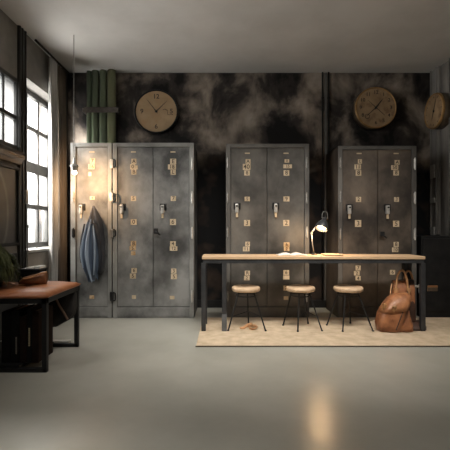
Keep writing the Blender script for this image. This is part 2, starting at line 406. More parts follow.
for px_, lb in ((322.7, 'thin black conduit on the mottled wall, left one of the pair'), (328.8, 'thin black conduit on the mottled wall, right one of the pair')):
    bm = B(); X = PX(px_, 5.07); cyl(bm, (X, 5.078, .1), (X, 5.078, ZC), .011, seg=14)
    for z in (1.95, 2.75): box(bm, X - .015, X + .015, 5.07, 5.099, z, z + .02, .002)
    tag(obj('conduit', bm, M['dark'], None, True), lb, 'pipe', 'conduits between the lockers')
bm = B(); box(bm, PX(324.4, 5.1), PX(327.0, 5.1), 5.088, 5.1, .1, ZC, .003); tag(obj('cable_channel', bm, mat('grey_channel', (.10, .1, .095), .6, 0, (.17, .165, .155), 3)), 'flat grey channel strip between the two thin conduits', 'channel')
# right corner channel
t = thing('corner_channel', 'pale grey steel channel standing in the right corner under the side clock', 'channel', (XR - .04, 4.98, .97))
bm = B(); box(bm, XR - .03, XR, 4.88, 5.085, .965, ZC, .006); box(bm, XR - .05, XR - .028, 4.905, 4.925, .965, ZC, .003); box(bm, XR - .045, XR - .028, 5.04, 5.06, .965, ZC, .003)
obj('channel', bm, mat('pale_channel_steel', (.20, .19, .175), .45, .3, (.33, .315, .29), 3, stretch=(1, 1, .4)), t)
for ya, yb in ((165, 178), (198, 203), (227, 235)):
    bm = B(); box(bm, XR - .062, XR - .03, 4.93, 5.03, PZ(yb, 4.98), PZ(ya, 4.98), .004); obj('bracket', bm, M['pale'], t)
bm = B(); cyl(bm, (XR - .02, 4.66, .965), (XR - .02, 4.66, ZC), .008, seg=12); tag(obj('cable', bm, M['zinc'], None, True), 'thin grey cable running up the right wall', 'cable')

# ---------------------------------------------------------------- clocks (built facing -Y then turned)
def clock(loc, R, dep, rimm, facem, label, kind, rz=0):
    t = thing('wall_clock', label, 'clock', (0, 0, 0), 'wall clocks')
    bm = B(); rr = Matrix.Rotation(PI / 2, 4, 'X')
    rw = .022 if kind == 1 else .018
    lathe(bm, [(0, 0), (R - .004, 0), (R - .003, dep - .024), (0, dep - .024)], 56, 0, rr)
    obj('case', bm, M['dark'] if kind == 1 else mat('dark_bronze', (.10, .075, .05), .4, .6, (.17, .13, .09), 8), t)
    bm = B(); lathe(bm, [(R - rw - .002, dep - .03), (R, dep - .03), (R, dep - .02), (R - .006, dep - .004), (R - .012, dep), (R - rw, dep - .003), (R - rw - .002, dep - .016), (R - rw - .002, dep - .03)], 56, 0, rr)
    obj('bezel', bm, rimm, t)
    bm = B(); lathe(bm, [(0, dep - .015), (R - rw - .002, dep - .015), (R - rw - .002, dep - .012), (0, dep - .012)], 56, 0, rr); obj('face', bm, facem, t, False)
    fy = -(dep - .0105); ri = R - rw
    bm = B()
    def put(s, size, ang, rad):
        a = math.radians(ang); mt = Matrix.Translation((rad * math.sin(a), fy, rad * math.cos(a))) @ FRONT; bn = B(); glyph(bn, s, size, mt, 0); obj('numeral', bn, M['ink'], t)
    if kind == 1:
        put('12', .085, 0, ri * .72); put('9', .085, 270, ri * .70); put('6', .085, 180, ri * .74); put('5', .085, 90, ri * .74)
        tube(bm, [(.085, fy, .018), (.11, fy, .03), (.15, fy, .012)], .003, 6); tube(bm, [(.15, fy, -.045), (.22, fy, -.042)], .0025, 6); tube(bm, [(.15, fy, -.045), (.145, fy, .0)], .0025, 6)
    elif kind == 2:
        for s, a in (('12', 0), ('1', 30), ('2', 60), ('3', 90), ('4', 120), ('5', 150), ('6', 180), ('8', 240), ('9', 270), ('10', 300), ('11', 330)): put(s, .064, a, ri * .78)
        tube(bm, [(-ri * .45 + .03 * math.cos(k * PI / 6), fy, -ri * .45 + .03 * math.sin(k * PI / 6)) for k in range(12)], .003, 6, closed=True)
    else:
        for a in range(0, 360, 30):
            q = math.radians(a); bn = B(); tube(bn, [(ri * .8 * math.sin(q), fy, ri * .8 * math.cos(q)), (ri * .9 * math.sin(q), fy, ri * .9 * math.cos(q))], .003, 6); obj('hour_mark', bn, M['ink'], t)
    obj('markings', bm, M['ink'], t) if len(bm.verts) else bm.free()
    def hand(ang, ln, w, nm, tail=.03):
        a = math.radians(ang); d = Vector((math.sin(a), 0, math.cos(a))); s = Vector((math.cos(a), 0, -math.sin(a)))
        b2 = B(); y0 = fy - .003; P = []
        for k, (u, ww) in enumerate(((-tail, w * .6), (0, w), (ln * .7, w * .55), (ln, w * .12))):
            P.append([d * u + s * ww + Vector((0, y0, 0)), d * u - s * ww + Vector((0, y0, 0)), d * u - s * ww + Vector((0, y0 - .002, 0)), d * u + s * ww + Vector((0, y0 - .002, 0))])
        loft(b2, P, smooth=False); return obj(nm, b2, M['ink'], t)
    if kind == 1: hand(-38, .215, .0055, 'minute_hand'); hand(46, .19, .006, 'hour_hand', .02)
    elif kind == 2: hand(38, .15, .011, 'hour_hand'); hand(228, .19, .006, 'minute_hand', .05); hand(-48, .14, .004, 'second_hand', .15)
    else: hand(22, .17, .006, 'minute_hand', .04); hand(200, .11, .008, 'hour_hand')
    bm = B(); lathe(bm, [(0, dep - .012), (.014, dep - .012), (.012, dep - .003), (0, dep - .001)], 20, 0, rr); obj('hub', bm, M['dark'], t)
    if kind != 1:
        pass
    t.location = loc; t.rotation_euler = (0, 0, rz); return t
clock((PX(156, 5.02), YB, PZ(111, 5.02)), .29, .075, M['dark'], M['face'], 'round wall clock with plain tan face and black rim above the left lockers', 1)
clock((PX(376.3, 4.95), YB, PZ(107.3, 4.95)), .268, .15, M['brass'], M['face2'], 'round wall clock with brown face and brass rim above the right lockers', 2)
clock((XR, 4.83, PZ(110.5, 4.8)), .222, .13, M['brass'], M['face2'], 'wall clock seen edge-on on the right wall with long dark hand', 3, -PI / 2)

# ---------------------------------------------------------------- lockers
YL = 4.5; S = F / YL
def lx(px): return PX(px, YL)
def lz(py): return PZ(py, YL)
def numberplate(parent, px, py, w=5.0, h=5.5, s='8', rust=False, dx=0):
    bm = B(); x, z = lx(px), lz(py); W, H = w / S, h / S; y = YL - .002
    box(bm, x - W / 2, x + W / 2, y - .004, y + .001, z - H / 2, z + H / 2, .001, 0)
    if s: glyph(bm, s, min(W, H) * 1.05, Matrix.Translation((x, y - .0046, z)) @ FRONT, 1)
    return obj('number_plate', bm, [M['rustplate'] if rust else M['plate'], M['ink']], parent)
def hasp(parent, px, py):
    x, z = lx(px), lz(py)
    bm = B(); y = YL - .002
    box(bm, x - .038, x + .042, y - .006, y, z + .005, z + .085, .003, 0)
    box(bm, x - .02, x + .016, y - .045, y - .004, z - .03, z + .07, .006, 1)
    cyl(bm, (x - .002, y - .045, z + .045), (x - .002, y - .055, z + .045), .01, mi=0)
    box(bm, x - .014, x + .012, y - .03, y - .018, z - .085, z - .03, .005, 2)
    return obj('hasp_lock', bm, [M['dark'], M['pale'], M['plate']], parent)
def hinge(parent, px, py, h, m, w=.02, y=None):
    x, z = lx(px), lz(py); y = YL - .012 if y is None else y; hh = h / S / 2
    bm = B(); cyl(bm, (x, y - .012, z - hh), (x, y - .012, z + hh), .009, seg=12)
    box(bm, x - w, x + w, y - .008, y + .004, z - hh * .85, z + hh * .85, .003)
    for q in (-1, 1): cyl(bm, (x, y - .012, z + q * hh), (x, y - .012, z + q * (hh + .008)), .005, seg=10)
    return obj('hinge', bm, m, parent)
def clasp(parent, px, py, h, m):
    x, z = lx(px), lz(py); hh = h / S / 2; bm = B(); y = YL - .012
    box(bm, x - .034, x + .006, y - .03, y, z - hh, z + hh, .008, 0); 
    tube(bm, smooth_curve([(x + .006, y - .02, z + hh * .9), (x + .03, y - .03, z + hh * .6), (x + .034, y - .03, z - hh * .6), (x + .006, y - .02, z - hh * .9)], 5), .008, 8, 1)
    return obj('clasp', bm, [m, M['dark']], parent)
def knob(parent, px, py):
    x, z = lx(px), lz(py); bm = B()
    cyl(bm, (x, YL - .002, z), (x, YL - .035, z), .012); box(bm, x - .025, x + .025, YL - .05, YL - .032, z - .03, z + .03, .01); tube(bm, [(x, YL - .04, z), (x + .05, YL - .045, z - .05)], [.012, .006], 8)
    return obj('handle', bm, M['dark'], parent)
def locker(label, x0, x1, ytop, splits, bodym, rimm, stile=(4.5, 4.5), plinth=11):
    X0, X1, Z1 = lx(x0), lx(x1), lz(ytop)
    t = thing('locker', label, 'locker', ((X0 + X1) / 2, YL + .27, 0), 'steel lockers against the wall')
    bm = B(); th = .018
    box(bm, X0, X0 + th, YL, 5.03, 0, Z1, .003); box(bm, X1 - th, X1, YL, 5.03, 0, Z1, .003)
    box(bm, X0, X1, 5.015, 5.03, 0, Z1, .003); box(bm, X0, X1, YL, 5.03, Z1 - th, Z1, .003); box(bm, X0, X1, YL, 5.03, .05, .07, .003)
    for a, b in zip(splits[1:-1], splits[1:-1]): box(bm, lx(a) - .008, lx(a) + .008, YL + .02, 5.02, .06, Z1 - .02)
    obj('carcass', bm, bodym, t)
    bm = B(); sl, sr = stile[0] / S, stile[1] / S; y0, y1 = YL - .014, YL + .012
    box(bm, X0, X0 + sl, y0, y1, 0, Z1, .004); box(bm, X1 - sr, X1, y0, y1, 0, Z1, .004)
    box(bm, X0 + sl, X1 - sr, y0, y1, Z1 - .045, Z1, .004)
    for k in range(7):
        xx = X0 + .05 + (X1 - X0 - .1) * k / 6; cyl(bm, (xx, y0 + .002, Z1 - .022), (xx, y0 - .004, Z1 - .022), .005, seg=8)
    obj('front_frame', bm, rimm, t)
    bm = B(); pz = plinth / S; box(bm, X0 + sl * .8, X1 - sr * .8, YL - .010, YL + .012, .02, pz, .004); box(bm, X0 + .002, X1 - .002, YL - .004, YL + .03, 0, .03, .003)
    obj('plinth', bm, bodym, t)
    doors = []
    for a, b in zip(splits, splits[1:]):
        bm = B(); xa, xb = lx(a) + .004, lx(b) - .004
        box(bm, xa, xb, YL - .002, YL + .018, pz + .006, Z1 - .049, .004)
        # pressed edge bead
        d = obj('door', bm, bodym, t); doors.append(d)
    return t, doors

def doorplates(d, px, clusters):
    for c in clusters: numberplate(d, *c)
# single locker
t, (d,) = locker('single-door grey steel locker with a coat hanging on it', 71, 112, 143, [76, 108], M['lock1'], M['rim1'], (5, 4))
numberplate(d, 92, 152, 5.5, 1.4, ''); numberplate(d, 92.6, 161, 5, 5.5, '7'); numberplate(d, 91.5, 166.7, 6.2, 5, '16')
numberplate(d, 90, 174, 3, 4, ''); numberplate(d, 92.4, 198, 4.6, 3.4, '4'); numberplate(d, 92, 297, 4.6, 3.4, '', True)
hasp(d, 82, 211); hinge(d, 74, 197, 10, M['zinc']); hinge(d, 74, 233, 9, M['dark']); hinge(d, 74, 296, 9, M['dark'])
# coat hook on the single locker's door
bm = B(); x, z = lx(94), lz(222)
box(bm, x - .05, x + .05, YL - .008, YL - .001, z - .012, z + .012, .002); tube(bm, smooth_curve([(x, YL - .005, z), (x, YL - .05, z - .005), (x, YL - .055, z + .03)], 6), .006, 8); obj('coat_hook', bm, M['dark'], d)
# left double
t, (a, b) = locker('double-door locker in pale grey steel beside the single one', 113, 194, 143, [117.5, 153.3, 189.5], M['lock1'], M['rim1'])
for dd, x in ((a, 133.5), (b, 173)):
    numberplate(dd, x, 152, 5, 1.3, '')
numberplate(a, 134, 161.5, 5, 5.5, 'A'); numberplate(a, 132.8, 166.8, 5, 5.2, '0'); numberplate(a, 134, 172, 5, 5.2, 'B'); numberplate(a, 136.5, 167.5, 2.6, 4, '')
numberplate(a, 133.6, 198.5, 5.2, 5, '5'); numberplate(a, 133.8, 222, 6, 5.6, '0'); numberplate(a, 133.5, 243.5, 5.4, 5.2, '8', True); numberplate(a, 132.8, 248.2, 6.4, 4, '5', True); numberplate(a, 133.3, 253.2, 4.4, 4, '', True)
numberplate(a, 134.2, 270.5, 5.4, 5, '6'); numberplate(a, 133, 276, 6, 5, '5'); numberplate(a, 134, 297, 4, 3.6, '')
numberplate(b, 173.2, 161.5, 6, 5.5, 'E'); numberplate(b, 172, 167, 8, 5, '18'); numberplate(b, 173.2, 172.3, 5.2, 5, 'L'); numberplate(b, 173.4, 198.5, 5.2, 5, '7')
numberplate(b, 173, 222, 6, 6, '6'); numberplate(b, 173, 243.8, 5.6, 5, '4'); numberplate(b, 173.6, 248.5, 7.6, 4.4, '12'); numberplate(b, 173.8, 271, 5.2, 5, '3'); numberplate(b, 174, 276.6, 6, 5, '5'); numberplate(b, 172.2, 297.5, 4.6, 3.4, '')
hasp(a, 122.4, 211); hasp(b, 163, 211); knob(b, 156.5, 231)
clasp(a, 113.6, 164, 9, M['pale']); clasp(a, 113.6, 197.5, 9, M['pale']); clasp(a, 113.6, 233, 8, M['zinc']); clasp(a, 113.6, 296, 9, M['dark'])
for y in (164, 197.5, 233, 296): hinge(b, 192.2, y, 11, M['pale'], .012)
# middle double
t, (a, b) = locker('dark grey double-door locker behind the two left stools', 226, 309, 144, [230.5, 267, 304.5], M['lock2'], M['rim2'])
numberplate(a, 247.3, 153.3, 5, 1.2, ''); numberplate(b, 286, 153.3, 5, 1.2, '')
numberplate(a, 248, 161.5, 5, 4.6, 'A'); numberplate(a, 246.6, 167, 7.6, 6, '40'); numberplate(a, 247, 173, 5.6, 5, '8'); numberplate(a, 247.2, 199, 5.2, 4.4, '5'); numberplate(a, 247, 223, 6, 6, '3'); numberplate(a, 247.6, 244, 4.6, 4.6, '6'); numberplate(a, 246.2, 249, 6.6, 4.6, '11')
numberplate(a, 247.4, 273, 5.2, 4.6, 'R'); numberplate(a, 246.8, 278, 5.6, 4.4, '2')
numberplate(b, 286.8, 161, 4.6, 3.4, '0'); numberplate(b, 287.6, 166.4, 8.6, 3.8, '15'); numberplate(b, 286.4, 173, 5.6, 5.4, '8'); numberplate(b, 286.4, 199, 6, 5, '9'); numberplate(b, 286.2, 223, 6, 6, '2'); numberplate(b, 286.6, 244.5, 6, 4.4, '6', True); numberplate(b, 286.6, 249, 5.4, 4, '2', True)
numberplate(b, 286.2, 272.5, 5.6, 4.8, '6'); numberplate(b, 286.2, 277.4, 6.2, 4, ''); numberplate(b, 285.8, 288, 4.6, 5, '7'); numberplate(b, 286, 298, 4.6, 3.6, '')
hasp(a, 237, 210); hasp(b, 275.6, 210)
for y in (163, 198, 232, 296): hinge(a, 227.8, y, 9, M['zinc'], .012)
for y in (163, 198, 232, 296): hinge(b, 306.6, y, 10, M['zinc'] if y < 200 else M['pale'], .012)
# right double
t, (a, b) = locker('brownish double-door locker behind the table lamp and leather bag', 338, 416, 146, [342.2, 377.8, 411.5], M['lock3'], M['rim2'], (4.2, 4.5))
numberplate(a, 359, 153.5, 5, 1.2, ''); numberplate(b, 396, 153.5, 5, 1.2, '')
numberplate(a, 359.8, 161.5, 4, 4.4, 'L'); numberplate(a, 357.6, 167, 6.6, 5, '11'); numberplate(a, 358.4, 173, 5.6, 5.6, '8'); numberplate(a, 358.4, 199.5, 5.2, 5, '2'); numberplate(a, 358, 223.5, 6.2, 6.8, '3')
numberplate(b, 397, 162.4, 5, 4.6, 'A'); numberplate(b, 394.6, 167.6, 7, 4.6, '50'); numberplate(b, 396, 173, 5.6, 5, '8'); numberplate(b, 396.4, 199.5, 4.8, 4.6, '3'); numberplate(b, 396, 223.8, 6, 6, '5'); numberplate(b, 396, 244.4, 5, 5, '8'); numberplate(b, 395, 249.8, 6.2, 4.6, '10')
numberplate(a, 358, 268, 5, 4.8, '7'); numberplate(a, 356.6, 273.2, 5.6, 4.4, '2'); numberplate(a, 358, 278.2, 5, 4.4, '4'); numberplate(b, 392.4, 272.2, 5, 4.6, '6')
hasp(a, 348.8, 211.5); hasp(b, 386.8, 211.5); knob(b, 381, 234)
for y in (163, 197, 234): hinge(a, 340.2, y, 10, M['zinc'], .012)
for y in (164, 198, 234): hinge(b, 414.2, y, 11, M['pale'], .012)
bm = B(); x = lx(419.5); cyl(bm, (x, YL - .03, lz(291)), (x, YL - .03, lz(262)), .007, seg=12); box(bm, x - .02, x + .012, YL - .045, YL - .015, lz(293), lz(284), .005); box(bm, x - .07, x, YL - .022, YL - .012, lz(287), lz(285), .002); obj('side_bolt', bm, M['pale'], b)

# low black cabinet in the right corner
X0, X1 = lx(422), XR - .012
t = thing('cabinet', 'low black steel cabinet in the right corner beyond the table', 'cabinet', ((X0 + X1) / 2, 4.79, 0))
bm = B(); box(bm, X0, X1, YL + .02, 5.07, 0, .955, .006); obj('body', bm, M['dark'], t)
bm = B(); box(bm, X0 + .02, X1 - .02, YL + .002, YL + .02, .08, .93, .004); d = obj('door', bm, M['dark'], t)
bm = B(); x, z = lx(432.5), lz(288.5); box(bm, x - .06, x + .06, YL - .003, YL + .003, z - .03, z + .035, .002)
for k in range(8): box(bm, x - .054 + k * .0145, x - .046 + k * .0145, YL - .006, YL - .001, z - .026, z + .008, 0, 1)
box(bm, x - .058, x + .058, YL - .008, YL - .002, z + .02, z + .034, .002, 2)
obj('label_plate', bm, [mat('dim_brown_card', (.20, .13, .07), .7), M['ink'], mat('rust_strip', (.32, .14, .05), .6)], d)

# ---------------------------------------------------------------- coat
t = thing('coat', 'slate blue coat with charcoal collar hanging from the single locker', 'coat', (lx(95), YL - .06, lz(283)))
def csec(cx, z, a, b, ph, amp=.35, nf=6, y=YL - .075, tilt=0):
    return sup(cx, y, z, a, b, 2.0, 64, lambda th: amp * math.sin(nf * th + ph), tilt)
bm = B(); L = []
for py, c, hw, dp, ph in ((219, 94.5, 3.0, .035, 0), (225, 93.4, 4.6, .045, .2), (235, 92.6, 6.6, .052, .5), (248, 92.0, 8.0, .055, .8), (258, 92.2, 8.3, .052, 1.1), (266, 93.0, 7.4, .046, 1.4)):
    L.append(csec(lx(c), lz(py), hw / S, dp, ph, .42, 7))
last = csec(lx(94.6), lz(273), 5.2 / S, .035, 1.6, .42, 7)
L.append([(x, y, z - .07 * max(0, math.sin(2.5 * i / 64 * 2 * PI + 4.2)) + .03 * math.sin(9 * i / 64 * 2 * PI)) for i, (x, y, z) in enumerate(last)])
loft(bm, L); obj('coat_body', bm, M['coat'], t)
bm = B(); L = []
for py, c, hw, dp, ph in ((206, 95.5, .8, .01, 0), (210, 96, 2.4, .03, .1), (216, 96.6, 5.0, .045, .2), (222, 96.8, 7.4, .052, .3), (224, 100.0, 4.6, .05, .3), (240, 103.0, 3.6, .045, .5), (255, 104, 3.0, .04, .9), (266, 103.4, 2.6, .035, 1), (273, 101.5, 1.8, .025, 1.1)):
    L.append(csec(lx(c), lz(py), hw / S, dp, ph, .25, 5, YL - .07))
loft(bm, L); obj('collar_and_lining', bm, M['coatd'], t)
PSL = mat('lit_slate_cloth', (.24, .30, .39), .85, 0, (.34, .41, .50), 6, stretch=(3, 3, .6))  # paler copy of the coat cloth, paints light on the fold crests
for pts, w in ((((94.2, 223, .13), (91.8, 240, .14), (91.4, 258, .142), (95.2, 281, .115)), .018), (((97, 226, .125), (98.6, 242, .135), (98.4, 258, .135), (97, 274, .115)), .009), (((90, 226, .12), (86.6, 240, .12), (85.0, 254, .12), (86.6, 267, .11)), .010)):
    bm = B(); tube(bm, smooth_curve([(lx(a), YL - d, lz(b)) for a, b, d in pts], 8), [.004 + w * math.sin(PI * min(1, k / 25)) for k in range(25)], 10, flat=.7); obj('fold', bm, PSL, t)
bm = B(); tube(bm, smooth_curve([(lx(88), YL - .11, lz(224)), (lx(85.2), YL - .115, lz(238)), (lx(84), YL - .115, lz(252)), (lx(84.8), YL - .11, lz(262))], 8), .010, 8, flat=.8); obj('sleeve_edge', bm, M['coatd'], t)

# ---------------------------------------------------------------- hanging bulb
YH = 4.1; xb = PX(74.6, YH)
t = thing('pendant_lamp', 'bare warm bulb in a zinc socket hanging by the single locker', 'lamp', (xb, YH, PZ(158, YH)))
bm = B(); cyl(bm, (xb - .008, YH, PZ(158, YH)), (xb - .008, YH, ZC), .0045, seg=8); obj('cord', bm, M['zinc'], t)
bm = B(); lathe(bm, [(0, 0), (.012, 0), (.016, -.02), (.018, -.06), (.03, -.075), (.042, -.085), (.042, -.10), (.03, -.105), (.034, -.13), (.026, -.142), (0, -.142)], 28, 0, Matrix.Translation((xb, YH, PZ(157.5, YH)))); cyl(bm, (xb - .055, YH, PZ(165.8, YH)), (xb - .03, YH, PZ(165.8, YH)), .009); obj('socket', bm, M['pale'], t)
bm = B(); lathe(bm, [(.018, 0), (.022, -.012), (.026, -.024), (.026, -.034), (.02, -.046), (.01, -.052), (0, -.054)], 28, 0, Matrix.Translation((xb, YH, PZ(157.5, YH) - .132))); o = obj('bulb', bm, M['bulb'], t)
zb = PZ(157.5, YH) - .132 - .045

# ---------------------------------------------------------------- rug
bm = B(); box(bm, PX(196, 3.41), XR - .01, 3.41, 4.485, 0, .012, .004); 
o = tag(obj('rug', bm, [M['jute']]), 'long woven jute rug under the table and stools', 'rug')
bm = B(); box(bm, PX(196, 3.41) - .005, XR - .01, 3.40, 3.4095, 0, .012, .003); o2 = obj('rug_edging', bm, mat('dark_binding', (.10, .075, .05), .9), o)

RZ = .012
# ---------------------------------------------------------------- table
YT0, YT1 = 3.87, 4.22
t = thing('table', 'long narrow oak-topped work table on charcoal steel legs', 'table', ((PX(202, YT0) + PX(426, YT0)) / 2, 4.15, RZ))
xa, xb_ = PX(202, YT0), PX(425.5, YT0); zt = PZ(256.4, YT0); zb0 = PZ(259.3, YT0)
bm = B(); box(bm, xa, xb_, YT0, YT1, zb0, zt, .004); obj('table_top', bm, M['wood'], t)
bm = B(); zr = zb0 - .042
box(bm, xa + .01, xb_ - .01, YT0 + .01, YT0 + .05, zr, zb0, .003); box(bm, xa + .01, xb_ - .01, YT1 - .05, YT1 - .01, zr, zb0, .003)
box(bm, xa + .01, xa + .05, YT0 + .03, YT1 - .03, zr, zb0, .003); box(bm, xb_ - .05, xb_ - .01, YT0 + .03, YT1 - .03, zr, zb0, .003)
obj('apron', bm, M['tablesteel'], t)
def tleg(xc, y, w=.045, sleeve=False):
    bm = B(); box(bm, xc - w / 2, xc + w / 2, y - .022, y + .022, RZ, zr + .002, .003); l = obj('leg', bm, M['tablesteel'], t)
    if sleeve:
        bm = B(); box(bm, xc - w / 2 - .003, xc + w / 2 + .003, y - .026, y + .026, RZ, RZ + .17, .004); obj('foot_sleeve', bm, mat('scuffed_steel', (.09, .095, .10), .5, .3, (.15, .155, .16), 12), l)
tleg(PX(203.6, 3.89), YT0 + .032); tleg(PX(224.3, 3.89), YT0 + .032, .045, True)
tleg(PX(403, YT1), YT1 - .032); tleg(PX(423, 3.89), YT0 + .032)
tleg(PX(203.6, 3.89), YT1 - .032); tleg(PX(423, 3.89), YT1 - .032)

# things on the table
Zt = zt
t = thing('open_magazine', 'white open magazine lying flat on the table', 'magazine', (PX(292, 4.05), 4.05, Zt))
for s in (-1, 1):
    bm = B(); L = []
    xc = PX(292, 4.05)
    for k in range(9):
        u = k / 8; x = xc + s * .15 * u; z = Zt + .001 + .022 * math.sin(PI * min(u * 1.15, 1)) * (1 - u * .5) + .002
        L.append([(x, 3.97, Zt + .0005), (x, 4.17, Zt + .0005), (x, 4.17, z + .003), (x, 3.97, z + .003)])
    loft(bm, L); obj('page_block', bm, M['paper'], t)
bm = B(); lathe(bm, [(0, 0), (.095, 0), (.11, .008), (.113, .014), (.107, .014), (.095, .007), (0, .005)], 40, 0, Matrix.Translation((PX(332, 4.03), 4.03, Zt)))
tag(obj('wooden_tray', bm, M['seatwood'], None), 'shallow round wooden tray beside the table lamp', 'tray')
# lamp
YM = 4.14
def lp(px, py, y=YM): return Vector((PX(px, y), y, PZ(py, y)))
bp_ = lp(314, 252); bp_.z = Zt
t = thing('desk_lamp', 'small zinc clip-arm lamp glowing warm on the table', 'lamp', bp_)
bm = B(); lathe(bm, [(0, 0), (.032, 0), (.034, .006), (.028, .012), (.012, .018), (0, .02)], 32, 0, Matrix.Translation(bp_)); obj('base', bm, M['dark'], t)
bm = B(); e1 = lp(311.5, 233); hc = lp(322, 226) 
tube(bm, [bp_ + Vector((0, 0, .015)), (bp_ + e1) / 2 + Vector((-.004, 0, 0)), e1], .0065, 10); cyl(bm, e1 + Vector((0, -.015, 0)), e1 + Vector((0, .015, 0)), .013); tube(bm, [e1, lp(317, 224, YM + .03)], .0065, 10); obj('arm', bm, M['zinc'], t)
# shade: axis from opening centre (faces down-left toward viewer) to apex
ax = Vector((.40, .40, .92)).normalized()
q = ax.to_track_quat('Z', 'Y').to_matrix().to_4x4()
oc = lp(321.4, 228.6, YM - .04)
mt = Matrix.Translation(oc) @ q
bm = B(); lathe(bm, [(.066, -.004), (.069, .0), (.066, .03), (.054, .065), (.036, .09), (.024, .10), (.022, .135), (.0, .137)], 36, 0, mt)
lathe(bm, [(.062, -.002), (.060, .028), (.05, .058), (.03, .085), (0, .092)], 36, 0, mt); obj('lamp_shade', bm, [M['tablesteel']], t)
bm = B(); tp = oc + ax * .13
tube(bm, smooth_curve([tp + Vector((-.028, 0, 0)), tp + Vector((-.026, 0, .05)), tp + Vector((0, 0, .075)), tp + Vector((.028, 0, .05)), tp + Vector((.03, 0, -.01))], 6), .004, 8); obj('carry_loop', bm, M['zinc'], t)
bm = B(); lathe(bm, [(0, .002), (.030, .004), (.046, .012), (.05, .022), (.03, .045), (0, .05)], 32, 0, mt); obj('bulb', bm, M['lens'], t)
lamp_pos = oc - ax * .03

# ---------------------------------------------------------------- stools
def stool(px, Y, feet, label, seatpx=14.2, rot=0):
    x = PX(px, Y); sc = F / Y; ztop = PZ(286.3, Y); zu = ztop - .048
    t = thing('stool', label, 'stool', (x, Y, RZ), 'round wooden stools at the table')
    R = seatpx / sc
    bm = B(); lathe(bm, [(0, zu), (R - .012, zu), (R - .002, zu + .008), (R, zu + .03), (R - .002, ztop - .01), (R - .012, ztop), (R * .6, ztop - .006), (0, ztop - .009)], 44, 0, Matrix.Translation((x, Y, 0))); obj('seat', bm, M['seatwood'], t)
    tops = []
    for ang, rf in feet:
        a = math.radians(ang); p1 = Vector((x + R * .62 * math.cos(a), Y + R * .62 * math.sin(a), zu + .002)); p0 = Vector((x + rf * math.cos(a), Y + rf * math.sin(a), RZ + .001))
        bm = B(); cyl(bm, p0, p1, .0075, seg=12); cyl(bm, p0, p0 + Vector((0, 0, .012)), .011, seg=12); obj('leg', bm, M['dark'], t); tops.append((p0, p1))
    for f, nm in ((.88, 'upper_ring'), (.36, 'footrest')):
        bm = B(); pts = [p0.lerp(p1, f) for p0, p1 in tops]
        if f > .5:
            r = sum((p - Vector((x, Y, p.z))).length for p in pts) / len(pts)
            tube(bm, [(x + r * math.cos(2 * PI * k / 32), Y + r * math.sin(2 * PI * k / 32), pts[0].z) for k in range(32)], .006, 8, closed=True)
        else:
            tube(bm, [pts[0], pts[-1].lerp(pts[0], .3), pts[-1]], .0045, 8); tube(bm, [pts[1], pts[-1]], .0045, 8)
        obj(nm, bm, M['dark'], t)
stool(246, 4.02, [(214, .225), (324, .235), (78, .18)], 'round wooden stool on three thin black legs, leftmost at the table')
stool(300.5, 4.02, [(250, .17), (324, .235), (152, .19), (55, .20)], 'round wooden stool in the middle of the row of three', 14.4)
stool(348.3, 4.02, [(236, .19), (324, .25), (155, .22), (66, .19)], 'round wooden stool nearest the leather bag', 14.4)

# strap lying under the first stool
bm = B(); y = 3.98
P = [(PX(a, y + d), y + d, RZ + .012 + h) for a, d, h in ((240, -.02, 0), (244, .0, .0), (248, .04, .02), (252, .0, .035), (249, -.05, .012), (253, -.06, 0), (257, 0, 0), (254, .05, .008), (246, .06, 0))]
tube(bm, smooth_curve(P, 8), .013, 8, flat=.45); tag(obj('strap', bm, M['strap'], None), 'crumpled tan leather strap on the rug under the left stool', 'strap')

# ---------------------------------------------------------------- leather bag
YG = 4.02
t = thing('leather_bag', 'brown leather bag with tall handles slumped against the table leg', 'bag', (PX(397, YG), YG, RZ))
def bp(px, py, y=YG): return Vector((PX(px, y), y, PZ(py, y)))
bm = B(); L = []
for py, c, hw, d, y in ((331, 399, 13.5, .10, 4.06), (329, 399, 14.5, .12, 4.06), (318, 400, 13.5, .115, 4.08), (300, 402, 12.0, .09, 4.09), (288, 403, 11.0, .06, 4.10), (281, 403, 10.6, .04, 4.10)):
    z = max(PZ(py, YG), RZ + .002)
    L.append(sup(PX(c, y), y, z, hw * y / F, d, 3.6, 40, lambda th: .04 * math.sin(5 * th), .03))
loft(bm, L); o = obj('body', bm, M['bagd'], t);  # body coloured dark to give the shaded gap behind the pocket
for secs_ in (((301, 399.5, 7.5, .04, 4.0), (296, 400, 8.0, .05, 4.02), (288, 400.5, 7.6, .04, 4.04), (281, 400.5, 7.4, .02, 4.06)), ((325, 409.3, 4.0, .04, 4.03), (318, 409.6, 4.2, .05, 4.03), (300, 410, 4.0, .05, 4.05), (288, 410.3, 3.8, .04, 4.07), (282, 410.4, 3.6, .02, 4.09))):
    b2 = B(); loft(b2, [sup(PX(c, y), y, max(PZ(py, YG), RZ + .002), hw * y / F, d, 3.2, 32, lambda th: .03 * math.sin(5 * th)) for py, c, hw, d, y in secs_]); obj('leather_panel', b2, M['bagl'], t)
bm = B(); L = []
for py, c, hw, d, y in ((334, 411, 15, .09, 3.99), (331, 411, 17, .10, 3.99), (326, 412, 16, .09, 4.0), (321, 411, 12, .06, 4.01)):
    z = max(PZ(py, y), RZ + .002)
    L.append(sup(PX(c, y), y, z, hw * y / F * .82, d, 3, 40, lambda th: .05 * math.sin(4 * th + 1)))
loft(bm, L); obj('base_panel', bm, M['bagd'], t)
